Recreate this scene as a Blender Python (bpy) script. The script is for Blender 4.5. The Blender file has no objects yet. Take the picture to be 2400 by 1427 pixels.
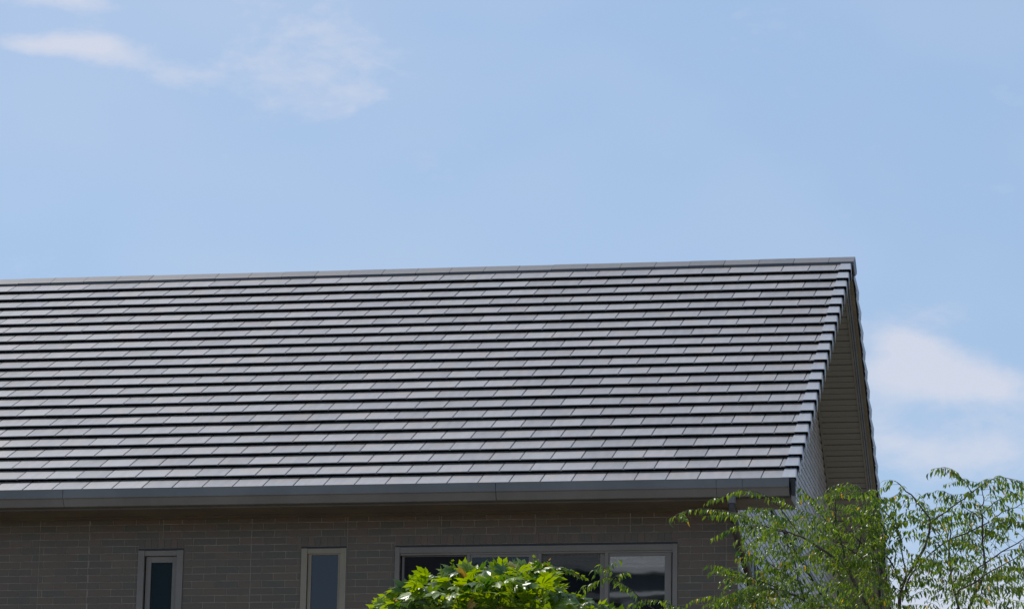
import bpy, bmesh, math, random
from mathutils import Vector, Matrix, Quaternion

S = bpy.context.scene
COL = S.collection
rnd = random.Random(7)

# ------------------------------------------------------------------ camera
F_PX = 8689.53
_ya, _pi, _ro = -0.1789, 0.2346, 0.0174
_F = Vector((math.sin(_ya)*math.cos(_pi), math.cos(_ya)*math.cos(_pi), math.sin(_pi)))
_R0 = Vector((math.cos(_ya), -math.sin(_ya), 0)); _U0 = _R0.cross(_F)
_R = math.cos(_ro)*_R0 + math.sin(_ro)*_U0
_U = -math.sin(_ro)*_R0 + math.cos(_ro)*_U0
EYE = Vector((0, 0, 1.6))
cam = bpy.data.cameras.new('camera'); cam_o = bpy.data.objects.new('camera', cam); COL.objects.link(cam_o)
cam.sensor_width = 36; cam.lens = F_PX/2400*36; cam.clip_start = 0.1; cam.clip_end = 4000
cam_o.matrix_world = Matrix.Translation(EYE) @ Matrix((_R, _U, -_F)).transposed().to_4x4()
S.camera = cam_o

def at(x, y, Y):
    """point of the place seen at photograph pixel (x, y), at distance Y from the camera's wall line"""
    d = _F + _R*((x-1200)/F_PX) - _U*((y-713.5)/F_PX)
    return EYE + d*(Y/d.y)

# ------------------------------------------------------------------ light
SUN_EL, SUN_AZ = math.radians(60), math.radians(-54)     # azimuth measured from +Y towards +X
sun_dir = Vector((math.sin(SUN_AZ)*math.cos(SUN_EL), math.cos(SUN_AZ)*math.cos(SUN_EL), math.sin(SUN_EL)))
sl = bpy.data.lights.new('sun', 'SUN'); so = bpy.data.objects.new('sun', sl); COL.objects.link(so)
sl.energy = 3.6; sl.angle = math.radians(0.5); sl.color = (1.0, 0.95, 0.88)
so.rotation_euler = sun_dir.to_track_quat('Z', 'Y').to_euler(); so.location = (0, 0, 60)

S.view_settings.view_transform = 'Standard'; S.view_settings.look = 'None'
S.view_settings.exposure = 0.0; S.view_settings.gamma = 1.0; S.view_settings.use_curve_mapping = False

class NT:
    """small node-tree writer"""
    def __init__(s, t): s.t = t; s.n = t.nodes; s.l = t.links
    def add(s, typ, **k):
        n = s.n.new(typ)
        for a, v in k.items():
            if a.startswith('_'): continue
            setattr(n, a, v)
        return n
    def put(s, sock, v):
        if hasattr(v, 'is_output') or isinstance(v, bpy.types.NodeSocket): s.l.new(v, sock)
        else: sock.default_value = v
    def math(s, op, a, b=0.0, c=None, clamp=False):
        n = s.n.new('ShaderNodeMath'); n.operation = op; n.use_clamp = clamp
        s.put(n.inputs[0], a); s.put(n.inputs[1], b)
        if c is not None: s.put(n.inputs[2], c)
        return n.outputs[0]
    def mix(s, f, a, b):
        n = s.n.new('ShaderNodeMix'); n.data_type = 'RGBA'
        s.put(n.inputs[0], f); s.put(n.inputs[6], a); s.put(n.inputs[7], b)
        return n.outputs[2]
    def noise(s, vec, scale, detail=4, rough=.55, dist=0.0):
        n = s.n.new('ShaderNodeTexNoise'); n.inputs['Scale'].default_value = scale
        n.inputs['Detail'].default_value = detail; n.inputs['Roughness'].default_value = rough
        n.inputs['Distortion'].default_value = dist
        if vec is not None: s.l.new(vec, n.inputs['Vector'])
        return n.outputs['Fac']
    def smooth(s, v, lo, hi, a=0.0, b=1.0):
        n = s.n.new('ShaderNodeMapRange'); n.interpolation_type = 'SMOOTHSTEP'
        s.put(n.inputs['Value'], v)
        for k, x in (('From Min', lo), ('From Max', hi), ('To Min', a), ('To Max', b)): n.inputs[k].default_value = x
        return n.outputs[0]

world = bpy.data.worlds.new('World'); S.world = world; world.use_nodes = True
w = NT(world.node_tree); w.n.clear()
sky = w.add('ShaderNodeTexSky', sky_type='NISHITA', sun_disc=False, sun_elevation=SUN_EL, sun_rotation=SUN_AZ,
            altitude=50, air_density=1.0, dust_density=1.5, ozone_density=1.5)
tc = w.add('ShaderNodeTexCoord'); sep = w.add('ShaderNodeSeparateXYZ'); w.l.new(tc.outputs['Generated'], sep.inputs[0])
az = w.math('ARCTAN2', sep.outputs[0], sep.outputs[1]); el = w.math('ARCSINE', sep.outputs[2])
cmb = w.add('ShaderNodeCombineXYZ'); w.l.new(az, cmb.inputs[0]); w.l.new(w.math('MULTIPLY', el, 1.9), cmb.inputs[1])
# cloud banks: azimuth, elevation, half widths (degrees), tilt, weight
CLOUDS = [(-16.9, 17.5, 1.05, .34, .20, .62)]
def azel(x, y):
    d = (_F + _R*((x-1200)/F_PX) - _U*((y-713.5)/F_PX)).normalized(); return math.degrees(math.atan2(d.x, d.y)), math.degrees(math.asin(d.z))
K = 2400/F_PX*180/math.pi/2400
CLOUDS = [(*azel(x, y), sx*K, sy*K, tl, wt) for x, y, sx, sy, tl, wt in (
    (85, 105, 100, 30, 0, .82), (235, 110, 100, 40, -.08, .80), (120, -5, 240, 36, 0, .55), (410, 178, 110, 38, -.1, .42),
    (740, 90, 240, 150, -.3, .40), (640, 190, 340, 140, -.2, .24),
    (2120, 800, 100, 46, -.2, .80), (2210, 880, 175, 74, -.22, .80), (2060, 900, 160, 75, 0, .5), (2340, 900, 110, 40, 0, .42), (2100, 1050, 170, 70, -.2, .68), (2330, 1050, 140, 50, 0, .60),
    (2250, 1400, 500, 110, 0, .80), (1300, 1420, 700, 120, 0, .3), (2200, 735, 120, 30, 0, .22))]
CLOUDS += [(6.0, 11.0, 3.0, 1.0, 0, .6), (-26.0, 19.0, 4.0, .9, .1, .5), (-30, 9, 5, 1.0, 0, .5), (14, 17, 5, 1.3, 0, .55), (3, 27, 6, 1.6, 0, .5), (-20, 33, 7, 2, 0, .5)]
tot = None
for a_, e_, sa, se, tl, wt in CLOUDS:
    a_, e_, sa, se = [math.radians(q) for q in (a_, e_, sa, se)]
    da = w.math('SUBTRACT', az, a_); de = w.math('SUBTRACT', w.math('SUBTRACT', el, e_), w.math('MULTIPLY', da, tl))
    q = w.math('ADD', w.math('POWER', w.math('ABSOLUTE', w.math('DIVIDE', da, sa)), 2.0), w.math('POWER', w.math('ABSOLUTE', w.math('DIVIDE', de, se)), 2.0))
    g = w.math('MULTIPLY', w.math('EXPONENT', w.math('MULTIPLY', q, -1.0)), wt)
    tot = g if tot is None else w.math('ADD', tot, g)
n1 = w.noise(cmb.outputs[0], 34, 9, .60, .5); n2 = w.noise(cmb.outputs[0], 6.0, 3, .5, .2); n3 = w.noise(cmb.outputs[0], 1.7, 3, .5, .2)
n4 = w.noise(cmb.outputs[0], 110, 6, .62, .3)
body = w.math('ADD', w.math('ADD', w.math('MULTIPLY', w.math('SUBTRACT', n1, .5), 1.0), w.math('MULTIPLY', w.math('SUBTRACT', n4, .5), .55)), tot)
dens = w.smooth(body, .02, 1.02)
veil = w.math('MULTIPLY', w.smooth(n2, .40, .72), .20)
far = w.math('MULTIPLY', w.smooth(w.math('ADD', n3, w.math('MULTIPLY', w.math('SUBTRACT', n1, .5), .6)), .60, .78),
             w.smooth(w.math('ABSOLUTE', w.math('ADD', az, .18)), .30, .60))
dens = w.math('MAXIMUM', w.math('MAXIMUM', w.math('MULTIPLY', dens, .80), veil), w.math('MULTIPLY', far, .7))
hz = w.math('MULTIPLY', w.smooth(el, .0, .22, 1.0, 0.0), .42)      # paler air towards the horizon
SKYK = 1.0
base = w.mix(.45, sky.outputs[0], (4.15, 6.2, 9.2, 1))
base = w.mix(hz, base, (5.4, 7.1, 9.2, 1))
skyc = w.mix(dens, base, (6.6, 6.8, 7.7, 1))
bg = w.add('ShaderNodeBackground'); w.l.new(skyc, bg.inputs[0]); bg.inputs[1].default_value = 0.106
wo = w.add('ShaderNodeOutputWorld'); w.l.new(bg.outputs[0], wo.inputs[0])
world.cycles.sampling_method = 'MANUAL'; world.cycles.sample_map_resolution = 512

# ------------------------------------------------------------------ materials
def material(name, col, rough=.5, spec=.5, var=.0, vscale=3.0, bump=0.0, bscale=80.0, col2=None, objvar=0.0, metal=0.0, rvar=0.0, streak=False):
    m = bpy.data.materials.new(name); m.use_nodes = True; t = NT(m.node_tree); p = m.node_tree.nodes['Principled BSDF']
    p.inputs['Roughness'].default_value = rough; p.inputs['Specular IOR Level'].default_value = spec; p.inputs['Metallic'].default_value = metal
    geo = t.add('ShaderNodeNewGeometry'); pos = geo.outputs['Position']
    c = (*col, 1)
    if var or col2:
        c2 = (*(col2 or [min(1, q*(1+2*var)) for q in col]), 1)
        vec = pos
        if streak:
            mp = t.add('ShaderNodeMapping'); mp.inputs['Scale'].default_value = (1, 1, .12); t.l.new(pos, mp.inputs[0]); vec = mp.outputs[0]
        f = t.smooth(t.noise(vec, vscale, 5, .6), .35, .68)
        c = t.mix(f, (*[q*(1-var) for q in col], 1), c2)
    if objvar:
        oi = t.add('ShaderNodeObjectInfo'); hsv = t.add('ShaderNodeHueSaturation')
        v = t.math('MULTIPLY_ADD', oi.outputs['Random'], 2*objvar, 1-objvar)
        t.l.new(v, hsv.inputs['Value']); t.put(hsv.inputs['Color'], c); c = hsv.outputs[0]
    t.put(p.inputs['Base Color'], c)
    if rvar: t.l.new(t.smooth(t.noise(pos, vscale*2.3, 4, .6), .3, .7, rough-rvar, rough+rvar), p.inputs['Roughness'])
    if bump:
        b = t.add('ShaderNodeBump'); b.inputs['Strength'].default_value = bump; b.inputs['Distance'].default_value = .004
        t.l.new(t.noise(pos, bscale, 3, .6), b.inputs['Height']); t.l.new(b.outputs[0], p.inputs['Normal'])
    return m

M = {}
def make_tile_mat(name, col, rough, objvar, upper_band=False):
    m = bpy.data.materials.new(name); m.use_nodes = True; t = NT(m.node_tree); p = m.node_tree.nodes['Principled BSDF']
    pos = t.add('ShaderNodeNewGeometry').outputs['Position']
    isl = t.add('ShaderNodeNewGeometry').outputs['Random Per Island']; oi = t.add('ShaderNodeObjectInfo').outputs['Random']
    r = t.math('FRACT', t.math('ADD', isl, oi))
    big = t.noise(pos, 1.3, 4, .6); fine = t.noise(pos, 22, 5, .65)
    mp = t.add('ShaderNodeMapping'); mp.inputs['Scale'].default_value = (18, 2.2, 2.2); t.l.new(pos, mp.inputs[0])
    run = t.noise(mp.outputs[0], 1.0, 4, .6)
    v = t.math('ADD', t.math('MULTIPLY', t.math('SUBTRACT', r, .5), objvar), t.math('ADD', t.math('MULTIPLY', t.math('SUBTRACT', fine, .5), .22), t.math('ADD', t.math('MULTIPLY', t.math('SUBTRACT', run, .5), .30), t.math('MULTIPLY', t.math('SUBTRACT', big, .5), .25))))
    v = t.math('ADD', v, 1.0)
    hsv = t.add('ShaderNodeHueSaturation'); t.l.new(v, hsv.inputs['Value']); 
    wn = t.mix(t.smooth(t.noise(pos, 4.1, 3, .6), .45, .75), (*col, 1), (col[0]*1.12, col[1]*1.0, col[2]*.9, 1))
    if upper_band:  # warmer, darker band towards the upper end of each course
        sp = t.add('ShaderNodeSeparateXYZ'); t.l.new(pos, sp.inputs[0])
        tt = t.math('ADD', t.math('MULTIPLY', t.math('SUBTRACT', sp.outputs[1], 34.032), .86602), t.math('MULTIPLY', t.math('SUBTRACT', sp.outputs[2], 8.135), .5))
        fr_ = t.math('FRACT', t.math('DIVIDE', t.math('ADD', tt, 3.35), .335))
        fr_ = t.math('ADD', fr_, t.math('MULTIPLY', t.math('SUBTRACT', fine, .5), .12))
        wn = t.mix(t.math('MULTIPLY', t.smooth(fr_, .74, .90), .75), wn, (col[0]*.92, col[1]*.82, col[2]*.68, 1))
    t.l.new(wn, hsv.inputs['Color']); t.l.new(hsv.outputs[0], p.inputs['Base Color'])
    t.l.new(t.math('MULTIPLY_ADD', t.math('ADD', t.math('SUBTRACT', run, .5), t.math('MULTIPLY', t.math('SUBTRACT', r, .5), .35)), .16, rough), p.inputs['Roughness'])
    p.inputs['Specular IOR Level'].default_value = .5
    b = t.add('ShaderNodeBump'); b.inputs['Strength'].default_value = .25; b.inputs['Distance'].default_value = .003
    t.l.new(t.noise(pos, 9, 4, .55), b.inputs['Height']); t.l.new(b.outputs[0], p.inputs['Normal'])
    return m
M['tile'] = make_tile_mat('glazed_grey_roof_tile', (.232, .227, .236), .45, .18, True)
M['verge'] = make_tile_mat('glazed_verge_tile', (.27, .283, .31), .40, .06)
M['ridge'] = make_tile_mat('ridge_tile_grey', (.068, .070, .080), .50, .10)
M['deck'] = material('roofing_felt', (.015, .014, .015), .9)
M['gutter'] = material('gutter_enamel', (.135, .132, .130), .42, var=.08, vscale=1.5, rvar=.06)
M['gutter_dark'] = material('gutter_end_black', (.018, .018, .018), .5)
M['fascia'] = material('fascia_brown', (.075, .060, .042), .6, var=.1, vscale=2)
M['soffit'] = material('eave_soffit_brown', (.085, .066, .043), .6, var=.1, vscale=2)
M['mortar'] = material('tile_joint_grout', (.245, .218, .175), .9, var=.15, vscale=5)
M['sealant'] = material('panel_joint_sealant', (.27, .24, .20), .8)
M['frame'] = material('window_frame_bronze', (.165, .145, .125), .45, var=.05)
M['frame_light'] = material('window_frame_champagne', (.23, .195, .14), .42, var=.05)
M['screen'] = material('insect_screen_mesh', (.010, .010, .013), .75, .2)
M['pipe'] = material('downpipe_brown', (.035, .030, .027), .45, var=.1)
M['rake_light'] = material('rake_trim_grey', (.17, .18, .20), .4, var=.06)
M['rake_brown'] = material('rake_board_brown', (.16, .135, .085), .55, var=.1)
M['soffit_olive'] = material('soffit_trim_olive', (.19, .182, .148), .55, var=.06)
M['bark'] = material('bark', (.055, .040, .032), .85, var=.3, vscale=30, bump=.4, bscale=120)
M['twig'] = material('green_twig', (.10, .09, .05), .7, var=.3, vscale=20)
M['ground'] = material('lawn_ground', (.060, .066, .035), .95, var=.3, vscale=.4)
M['asphalt'] = material('asphalt', (.05, .05, .052), .9, var=.2, vscale=2)
M['render_wall'] = material('pale_render', (.52, .50, .46), .8, var=.06, vscale=.6)
M['white'] = material('white_paint', (.75, .76, .76), .5)

def wall_tile_mat():
    m = bpy.data.materials.new('brown_grey_wall_tile'); m.use_nodes = True; t = NT(m.node_tree); p = m.node_tree.nodes['Principled BSDF']
    g = t.add('ShaderNodeNewGeometry'); oi = t.add('ShaderNodeObjectInfo').outputs['Random']
    r = t.math('FRACT', t.math('ADD', g.outputs['Random Per Island'], oi))
    ramp = t.add('ShaderNodeValToRGB'); t.l.new(r, ramp.inputs[0]); cr = ramp.color_ramp; cr.interpolation = 'CONSTANT'
    cols = [(q[0]*1.26, q[1]*1.13, q[2]*1.02) for q in ((.082, .066, .049), (.090, .066, .049), (.070, .063, .048), (.094, .073, .053), (.077, .064, .048), (.084, .070, .051))]
    cr.elements[0].color = (*cols[0], 1); cr.elements[1].position = .17; cr.elements[1].color = (*cols[1], 1)
    for i in range(2, 6):
        e = cr.elements.new(i*.167); e.color = (*cols[i], 1)
    mp = t.add('ShaderNodeMapping'); mp.inputs['Scale'].default_value = (6, 6, 230); t.l.new(g.outputs['Position'], mp.inputs[0])
    st = t.noise(mp.outputs[0], 1.0, 3, .6)
    hsv = t.add('ShaderNodeHueSaturation'); t.l.new(t.math('MULTIPLY_ADD', st, .24, .86), hsv.inputs['Value']); t.l.new(ramp.outputs[0], hsv.inputs['Color'])
    t.l.new(hsv.outputs[0], p.inputs['Base Color']); p.inputs['Roughness'].default_value = .38
    b = t.add('ShaderNodeBump'); b.inputs['Strength'].default_value = .25; b.inputs['Distance'].default_value = .002
    t.l.new(st, b.inputs['Height']); t.l.new(b.outputs[0], p.inputs['Normal'])
    return m
M['wtile'] = wall_tile_mat()

def soffit_panel_mat():
    m = bpy.data.materials.new('perforated_soffit'); m.use_nodes = True; t = NT(m.node_tree); p = m.node_tree.nodes['Principled BSDF']
    tcn = t.add('ShaderNodeTexCoord'); 
    mp = t.add('ShaderNodeMapping'); mp.inputs['Rotation'].default_value = (0, 0, .785); t.l.new(tcn.outputs['Object'], mp.inputs[0])
    vn = t.add('ShaderNodeTexVoronoi', feature='F1'); vn.inputs['Scale'].default_value = 70; vn.inputs['Randomness'].default_value = 0.0; t.l.new(mp.outputs[0], vn.inputs['Vector'])
    hole = t.smooth(vn.outputs['Distance'], .22, .34, 0.0, 1.0)
    t.l.new(t.mix(hole, (.10, .097, .08, 1), (.195, .187, .155, 1)), p.inputs['Base Color'])
    p.inputs['Roughness'].default_value = .5
    return m
M['perf'] = soffit_panel_mat()

def glass_mat(name, tint, rough=.015, wave=.03, spec=.5):
    m = bpy.data.materials.new(name); m.use_nodes = True; t = NT(m.node_tree); p = m.node_tree.nodes['Principled BSDF']
    p.inputs['Base Color'].default_value = (*tint, 1); p.inputs['Roughness'].default_value = rough; p.inputs['Specular IOR Level'].default_value = spec
    pos = t.add('ShaderNodeNewGeometry').outputs['Position']
    b = t.add('ShaderNodeBump'); b.inputs['Strength'].default_value = wave; b.inputs['Distance'].default_value = .02
    t.l.new(t.noise(pos, 2.6, 2, .4), b.inputs['Height']); t.l.new(b.outputs[0], p.inputs['Normal'])
    return m
M['glass'] = glass_mat('window_glass', (.006, .008, .011), wave=.03)
M['glass_bright'] = glass_mat('reflective_window_glass', (.008, .012, .015), wave=.012, spec=.8); M['glass_bright'].node_tree.nodes['Principled BSDF'].inputs['IOR'].default_value = 1.95
M['glass_film'] = glass_mat('frosted_window_glass', (.012, .022, .027), rough=.12, spec=.22)
M['glass_grey'] = glass_mat('grey_window_glass', (.016, .022, .029), rough=.06, spec=.6)

def leaf_mat(name, a, b, c, trans=.45, rough=.35, scale=14.0, dry=.0):
    m = bpy.data.materials.new(name); m.use_nodes = True; t = NT(m.node_tree); p = m.node_tree.nodes['Principled BSDF']; out = m.node_tree.nodes['Material Output']
    g = t.add('ShaderNodeNewGeometry'); oi = t.add('ShaderNodeObjectInfo').outputs['Random']
    r = t.math('FRACT', t.math('ADD', g.outputs['Random Per Island'], oi))
    col = t.mix(t.smooth(r, .0, .75), (*a, 1), (*b, 1))
    col = t.mix(t.smooth(r, 1.0-dry, 1.001-dry), col, (*c, 1))
    v = t.math('MULTIPLY_ADD', t.noise(g.outputs['Position'], scale, 3, .6), .7, .65)
    h = t.add('ShaderNodeHueSaturation'); t.l.new(v, h.inputs['Value']); t.l.new(col, h.inputs['Color'])
    t.l.new(h.outputs[0], p.inputs['Base Color']); p.inputs['Roughness'].default_value = rough; p.inputs['Specular IOR Level'].default_value = .5
    tr = t.add('ShaderNodeBsdfTranslucent'); h2 = t.add('ShaderNodeHueSaturation'); h2.inputs['Value'].default_value = 2.3; h2.inputs['Hue'].default_value = .485; h2.inputs['Saturation'].default_value = 1.08
    t.l.new(h.outputs[0], h2.inputs['Color']); t.l.new(h2.outputs[0], tr.inputs['Color'])
    mx = t.add('ShaderNodeMixShader'); mx.inputs[0].default_value = trans
    t.l.new(p.outputs[0], mx.inputs[1]); t.l.new(tr.outputs[0], mx.inputs[2]); t.l.new(mx.outputs[0], out.inputs[0])
    return m
M['leaf_shrub'] = leaf_mat('lobed_leaf_green', (.036, .090, .010), (.165, .245, .014), (.30, .19, .035), .40, .34, 20, .02)
M['leaf_tree'] = leaf_mat('drooping_leaf_green', (.024, .064, .011), (.105, .165, .014), (.36, .25, .03), .44, .34, 14, .02)
M['leaf_far'] = leaf_mat('distant_leaf_green', (.035, .07, .015), (.06, .10, .02), (.1, .1, .03), .3, .5, 2, .02)

# ------------------------------------------------------------------ mesh helpers
class MB:
    def __init__(s): s.v = []; s.f = []; s.m = []
    def add(s, vs, fs, mi=0):
        b = len(s.v); s.v += [tuple(v) for v in vs]; s.f += [tuple(b+i for i in f) for f in fs]; s.m += [mi]*len(fs)
    def box(s, x0, x1, y0, y1, z0, z1, mi=0):
        s.add([(x0,y0,z0),(x1,y0,z0),(x1,y1,z0),(x0,y1,z0),(x0,y0,z1),(x1,y0,z1),(x1,y1,z1),(x0,y1,z1)],
              [(0,3,2,1),(4,5,6,7),(0,1,5,4),(1,2,6,5),(2,3,7,6),(3,0,4,7)], mi)
    def prism(s, prof, place, a, b, mi=0):
        """profile polygon extruded from a to b; place(p, q, u) gives the 3D point; outward when the profile runs counter-clockwise seen from b"""
        n = len(prof)
        vs = [place(p, q, a) for p, q in prof] + [place(p, q, b) for p, q in prof]
        fs = [(i, (i+1) % n, n+(i+1) % n, n+i) for i in range(n)] + [tuple(range(n-1, -1, -1)), tuple(range(n, 2*n))]
        s.add(vs, fs, mi)
    def tube(s, pts, rad, seg=6, mi=0, cap=True):
        pts = [Vector(p) for p in pts]; n = len(pts)
        rads = rad if isinstance(rad, (list, tuple)) else [rad]*n
        up = None; vs = []
        for i, p in enumerate(pts):
            d = (pts[min(i+1, n-1)] - pts[max(i-1, 0)]).normalized()
            if up is None: up = d.orthogonal().normalized()
            up = (up - d*up.dot(d)).normalized(); sd = d.cross(up)
            for k in range(seg):
                a = 2*math.pi*k/seg; vs.append(p + (up*math.cos(a)+sd*math.sin(a))*rads[i])
        fs = [(i*seg+k, i*seg+(k+1) % seg, (i+1)*seg+(k+1) % seg, (i+1)*seg+k) for i in range(n-1) for k in range(seg)]
        if cap: fs += [tuple(range(seg-1, -1, -1)), tuple((n-1)*seg+k for k in range(seg))]
        s.add(vs, fs, mi)
    def mesh(s, name, mats, fix=True, smooth=False):
        me = bpy.data.meshes.new(name); me.from_pydata(s.v, [], s.f)
        for m in (mats if isinstance(mats, (list, tuple)) else [mats]): me.materials.append(m)
        me.polygons.foreach_set('material_index', s.m)
        if fix:
            bm = bmesh.new(); bm.from_mesh(me); bmesh.ops.recalc_face_normals(bm, faces=bm.faces); bm.to_mesh(me); bm.free()
        if smooth: me.polygons.foreach_set('use_smooth', [True]*len(me.polygons))
        me.update(); return me
    def build(s, name, mats, parent=None, loc=None, fix=True, smooth=False, **kw):
        return link(name, s.mesh(name, mats, fix, smooth), parent, loc, **kw)

BASE = {}
def link(name, me, parent=None, loc=None, rot=None, **kw):
    """links an object whose mesh is written in place coordinates (or at loc); parents keep it where it stands"""
    o = bpy.data.objects.new(name, me); COL.objects.link(o)
    if loc is not None: o.location = loc
    if rot is not None: o.rotation_mode = 'QUATERNION'; o.rotation_quaternion = rot
    BASE[o.name] = o.matrix_basis.copy() if parent is None else (o.matrix_basis.copy())
    if parent is not None:
        o.parent = parent; o.matrix_parent_inverse = BASE[parent.name].inverted()
    for k, v in kw.items(): o[k] = v
    return o
def thing(name, label, cat, loc, **kw):
    return link(name, None, None, loc, label=label, category=cat, **kw)

# ------------------------------------------------------------------ ground
g = MB(); N = 96; R_G = 900
vs = [(0, 20, -.02)] ; fs = []
rings = [15, 40, 80, 160, 320, R_G]
for ri, r in enumerate(rings):
    for k in range(N):
        a = 2*math.pi*k/N; vs.append((r*math.cos(a), 20+r*math.sin(a), -.02 + (.15*math.sin(3*a+r) if r > 60 else 0)))
for k in range(N): fs.append((0, 1+k, 1+(k+1) % N))
for ri in range(len(rings)-1):
    for k in range(N): a = 1+ri*N; b = a+N; fs.append((a+k, b+k, b+(k+1) % N, a+(k+1) % N))
g.add(vs, fs); g.build('ground', M['ground'], kind='structure')
pv = MB(); pv.box(-60, 40, 12, 70, -.016, .0); pv.build('bounce_pavement', material('pale_bounce_concrete', (.30, .26, .205), .9, var=.12, vscale=.6), kind='structure')  # unseen paving, added to bounce warm light onto soffits and front wall
r_ = MB(); r_.box(-120, 120, -6, 4.5, -.016, .0); r_.build('road', M['asphalt'], kind='structure')

# ------------------------------------------------------------------ the house: dimensions (metres)
OX, OY, OZ = -3.607, 34.032, 8.135            # joint reference on the lip of the lowest tile course
PH = 0.5232; C_, S_ = math.cos(PH), math.sin(PH)
G, TW = 0.335, 0.30                            # course gauge, tile cover width
RIDGE_Y, RIDGE_Z = 40.66, OZ + (40.66-OY)*math.tan(PH)
ROWS = 22
X_END = -3.425                                 # outer face of the verge
X_LEFT = -17.9                                 # far end of the house, outside the picture
GX = -4.035                                    # gable wall face
FY = 34.60                                     # front wall face
WALL_BACK = 2*RIDGE_Y - FY
def fr(x, t, n): return Vector((x, OY + t*C_ - n*S_, OZ + t*S_ + n*C_))          # on the front slope: t up the slope, n out of it
def bk(x, t, n): p = fr(x, t, n); return Vector((x, 2*RIDGE_Y - p.y, p.z))        # the mirrored back slope

house = thing('house', 'two storey house with grey flat tiled gable roof, brown tile walls and bronze windows', 'house', (-9.5, 37.5, 0))

# walls
def wall_poly(mb, pts, flip=False): mb.add(pts, [tuple(range(len(pts)))])
fw = MB()
# front wall with three window openings (mortar ground, 4 mm behind the tile faces)
MY = FY + .004
WINS = [(-9.925, -9.465, 6.40, 7.645), (-8.288, -7.838, 6.40, 7.645), (-7.362, -4.612, 6.40, 7.645)]
xs = [X_LEFT+.6]
zs = [0, 6.40, 7.645, 7.96]
cuts = [X_LEFT+.6] + [q for w_ in WINS for q in w_[:2]] + [GX-.004]
for i in range(len(cuts)-1):
    a, b = cuts[i], cuts[i+1]
    hole = i % 2 == 1
    if hole: fw.box(a, b, MY, MY+.14, 0, 6.40); fw.box(a, b, MY, MY+.14, 7.645, 7.96)
    else: fw.box(a, b, MY, MY+.14, 0, 7.96)
front_wall = fw.build('front_wall', M['mortar'], house)
gw = MB()
zt = lambda y: OZ + (min(y, 2*RIDGE_Y-y)-OY)*math.tan(PH) - .235/C_
gx = GX-.014
ys = [MY, RIDGE_Y, 2*RIDGE_Y-MY]
gw.add([(gx, MY, 0), (gx, 2*RIDGE_Y-MY, 0), (gx, 2*RIDGE_Y-MY, zt(MY)), (gx, RIDGE_Y, zt(RIDGE_Y)), (gx, MY, zt(MY)),
        (gx-.14, MY+.14, 0), (gx-.14, 2*RIDGE_Y-MY, 0), (gx-.14, 2*RIDGE_Y-MY, zt(MY)), (gx-.14, RIDGE_Y, zt(RIDGE_Y)), (gx-.14, MY+.14, zt(MY))],
       [(0, 1, 2, 3, 4), (9, 8, 7, 6, 5), (0, 4, 9, 5), (1, 6, 7, 2), (4, 3, 8, 9), (3, 2, 7, 8), (0, 5, 6, 1)])
M['gable_shadow_grout'] = material('gable_joint_shadow_grout', (.035, .033, .03), .9)  # grout colour darkened to stand in for shadow in the joints
gable_wall = gw.build('gable_wall', M['gable_shadow_grout'], house)
o_ = MB(); o_.box(X_LEFT+.6, gx-.145, 2*RIDGE_Y-MY-.14, 2*RIDGE_Y-MY, 0, 7.96); o_.build('rear_wall', M['mortar'], house)
o_ = MB(); yy = [MY+.145, 2*RIDGE_Y-MY-.145]; o_.box(X_LEFT+.6, X_LEFT+.74, yy[0], yy[1], 0, 7.9)
o_.add([(X_LEFT+.6, yy[0], 7.9), (X_LEFT+.6, yy[1], 7.9), (X_LEFT+.6, RIDGE_Y, zt(RIDGE_Y)), (X_LEFT+.74, yy[0], 7.9), (X_LEFT+.74, yy[1], 7.9), (X_LEFT+.74, RIDGE_Y, zt(RIDGE_Y))],
       [(0, 1, 2), (5, 4, 3), (0, 2, 5, 3), (1, 4, 5, 2)]); o_.build('far_gable_wall', M['mortar'], house)

# wall tiles of the front wall
CH, CL, JT = 0.0703, 0.2325, 0.0056             # course height, tile length, joint
ROW0 = 7.669                                   # a bed joint
PAN = [-4.15, -5.07, -5.99, -6.91, -7.836, -8.79, -9.68, -10.43, -10.93, -11.85, -12.77, -13.69, -14.61, -15.53, -16.45]
SOLD = 7.738                                   # top of the soldier course above the windows
pieces = []                                    # (x0, x1, z0, z1, soldier)
def in_win(x0, x1, z0, z1):
    for a, b, c, d in WINS:
        if x1 > a and x0 < b and z1 > c and z0 < SOLD: return (a, b)
    return None
k0 = int((7.95-ROW0)/CH)+1
for r in range(-96, k0):
    z0, z1 = ROW0 + r*CH, min(ROW0+(r+1)*CH, 7.948)
    if z1-z0 < .02: continue
    if z0 < 5.0: continue
    off = -4.493 + (0 if r % 2 == 0 else CL/2) - 60*CL
    edges = []
    x = off
    while x < GX: 
        edges.append(x); x += CL
    edges = [e for e in edges if X_LEFT+.6 < e < GX-.03]
    edges += PAN + [GX, X_LEFT+.6]
    for a, b, c, d in WINS:
        if z1 > c and z0 < SOLD-.01: edges += [a, b]
    edges = sorted(edges)
    for a, b in zip(edges[:-1], edges[1:]):
        if b-a < .012: continue
        mid = (a+b)/2
        inw = [w_ for w_ in WINS if w_[0] < mid < w_[1]]
        zz0, zz1 = z0, z1
        if inw:
            if z0 >= 6.40-.001 and z1 <= SOLD: continue
            if z0 < SOLD < z1:
                zz0 = SOLD
                if zz1-zz0 < .015: continue
            if z0 < 6.40 < z1:
                zz1 = 6.40
                if zz1-zz0 < .015: continue
        pieces.append((a, b, zz0, zz1, 0))
for a, b, c, d in WINS:
    n = round((b-a)/.0645); st = (b-a)/n
    for i in range(n): pieces.append((a+i*st, a+(i+1)*st, 7.647, SOLD, 1))

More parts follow.
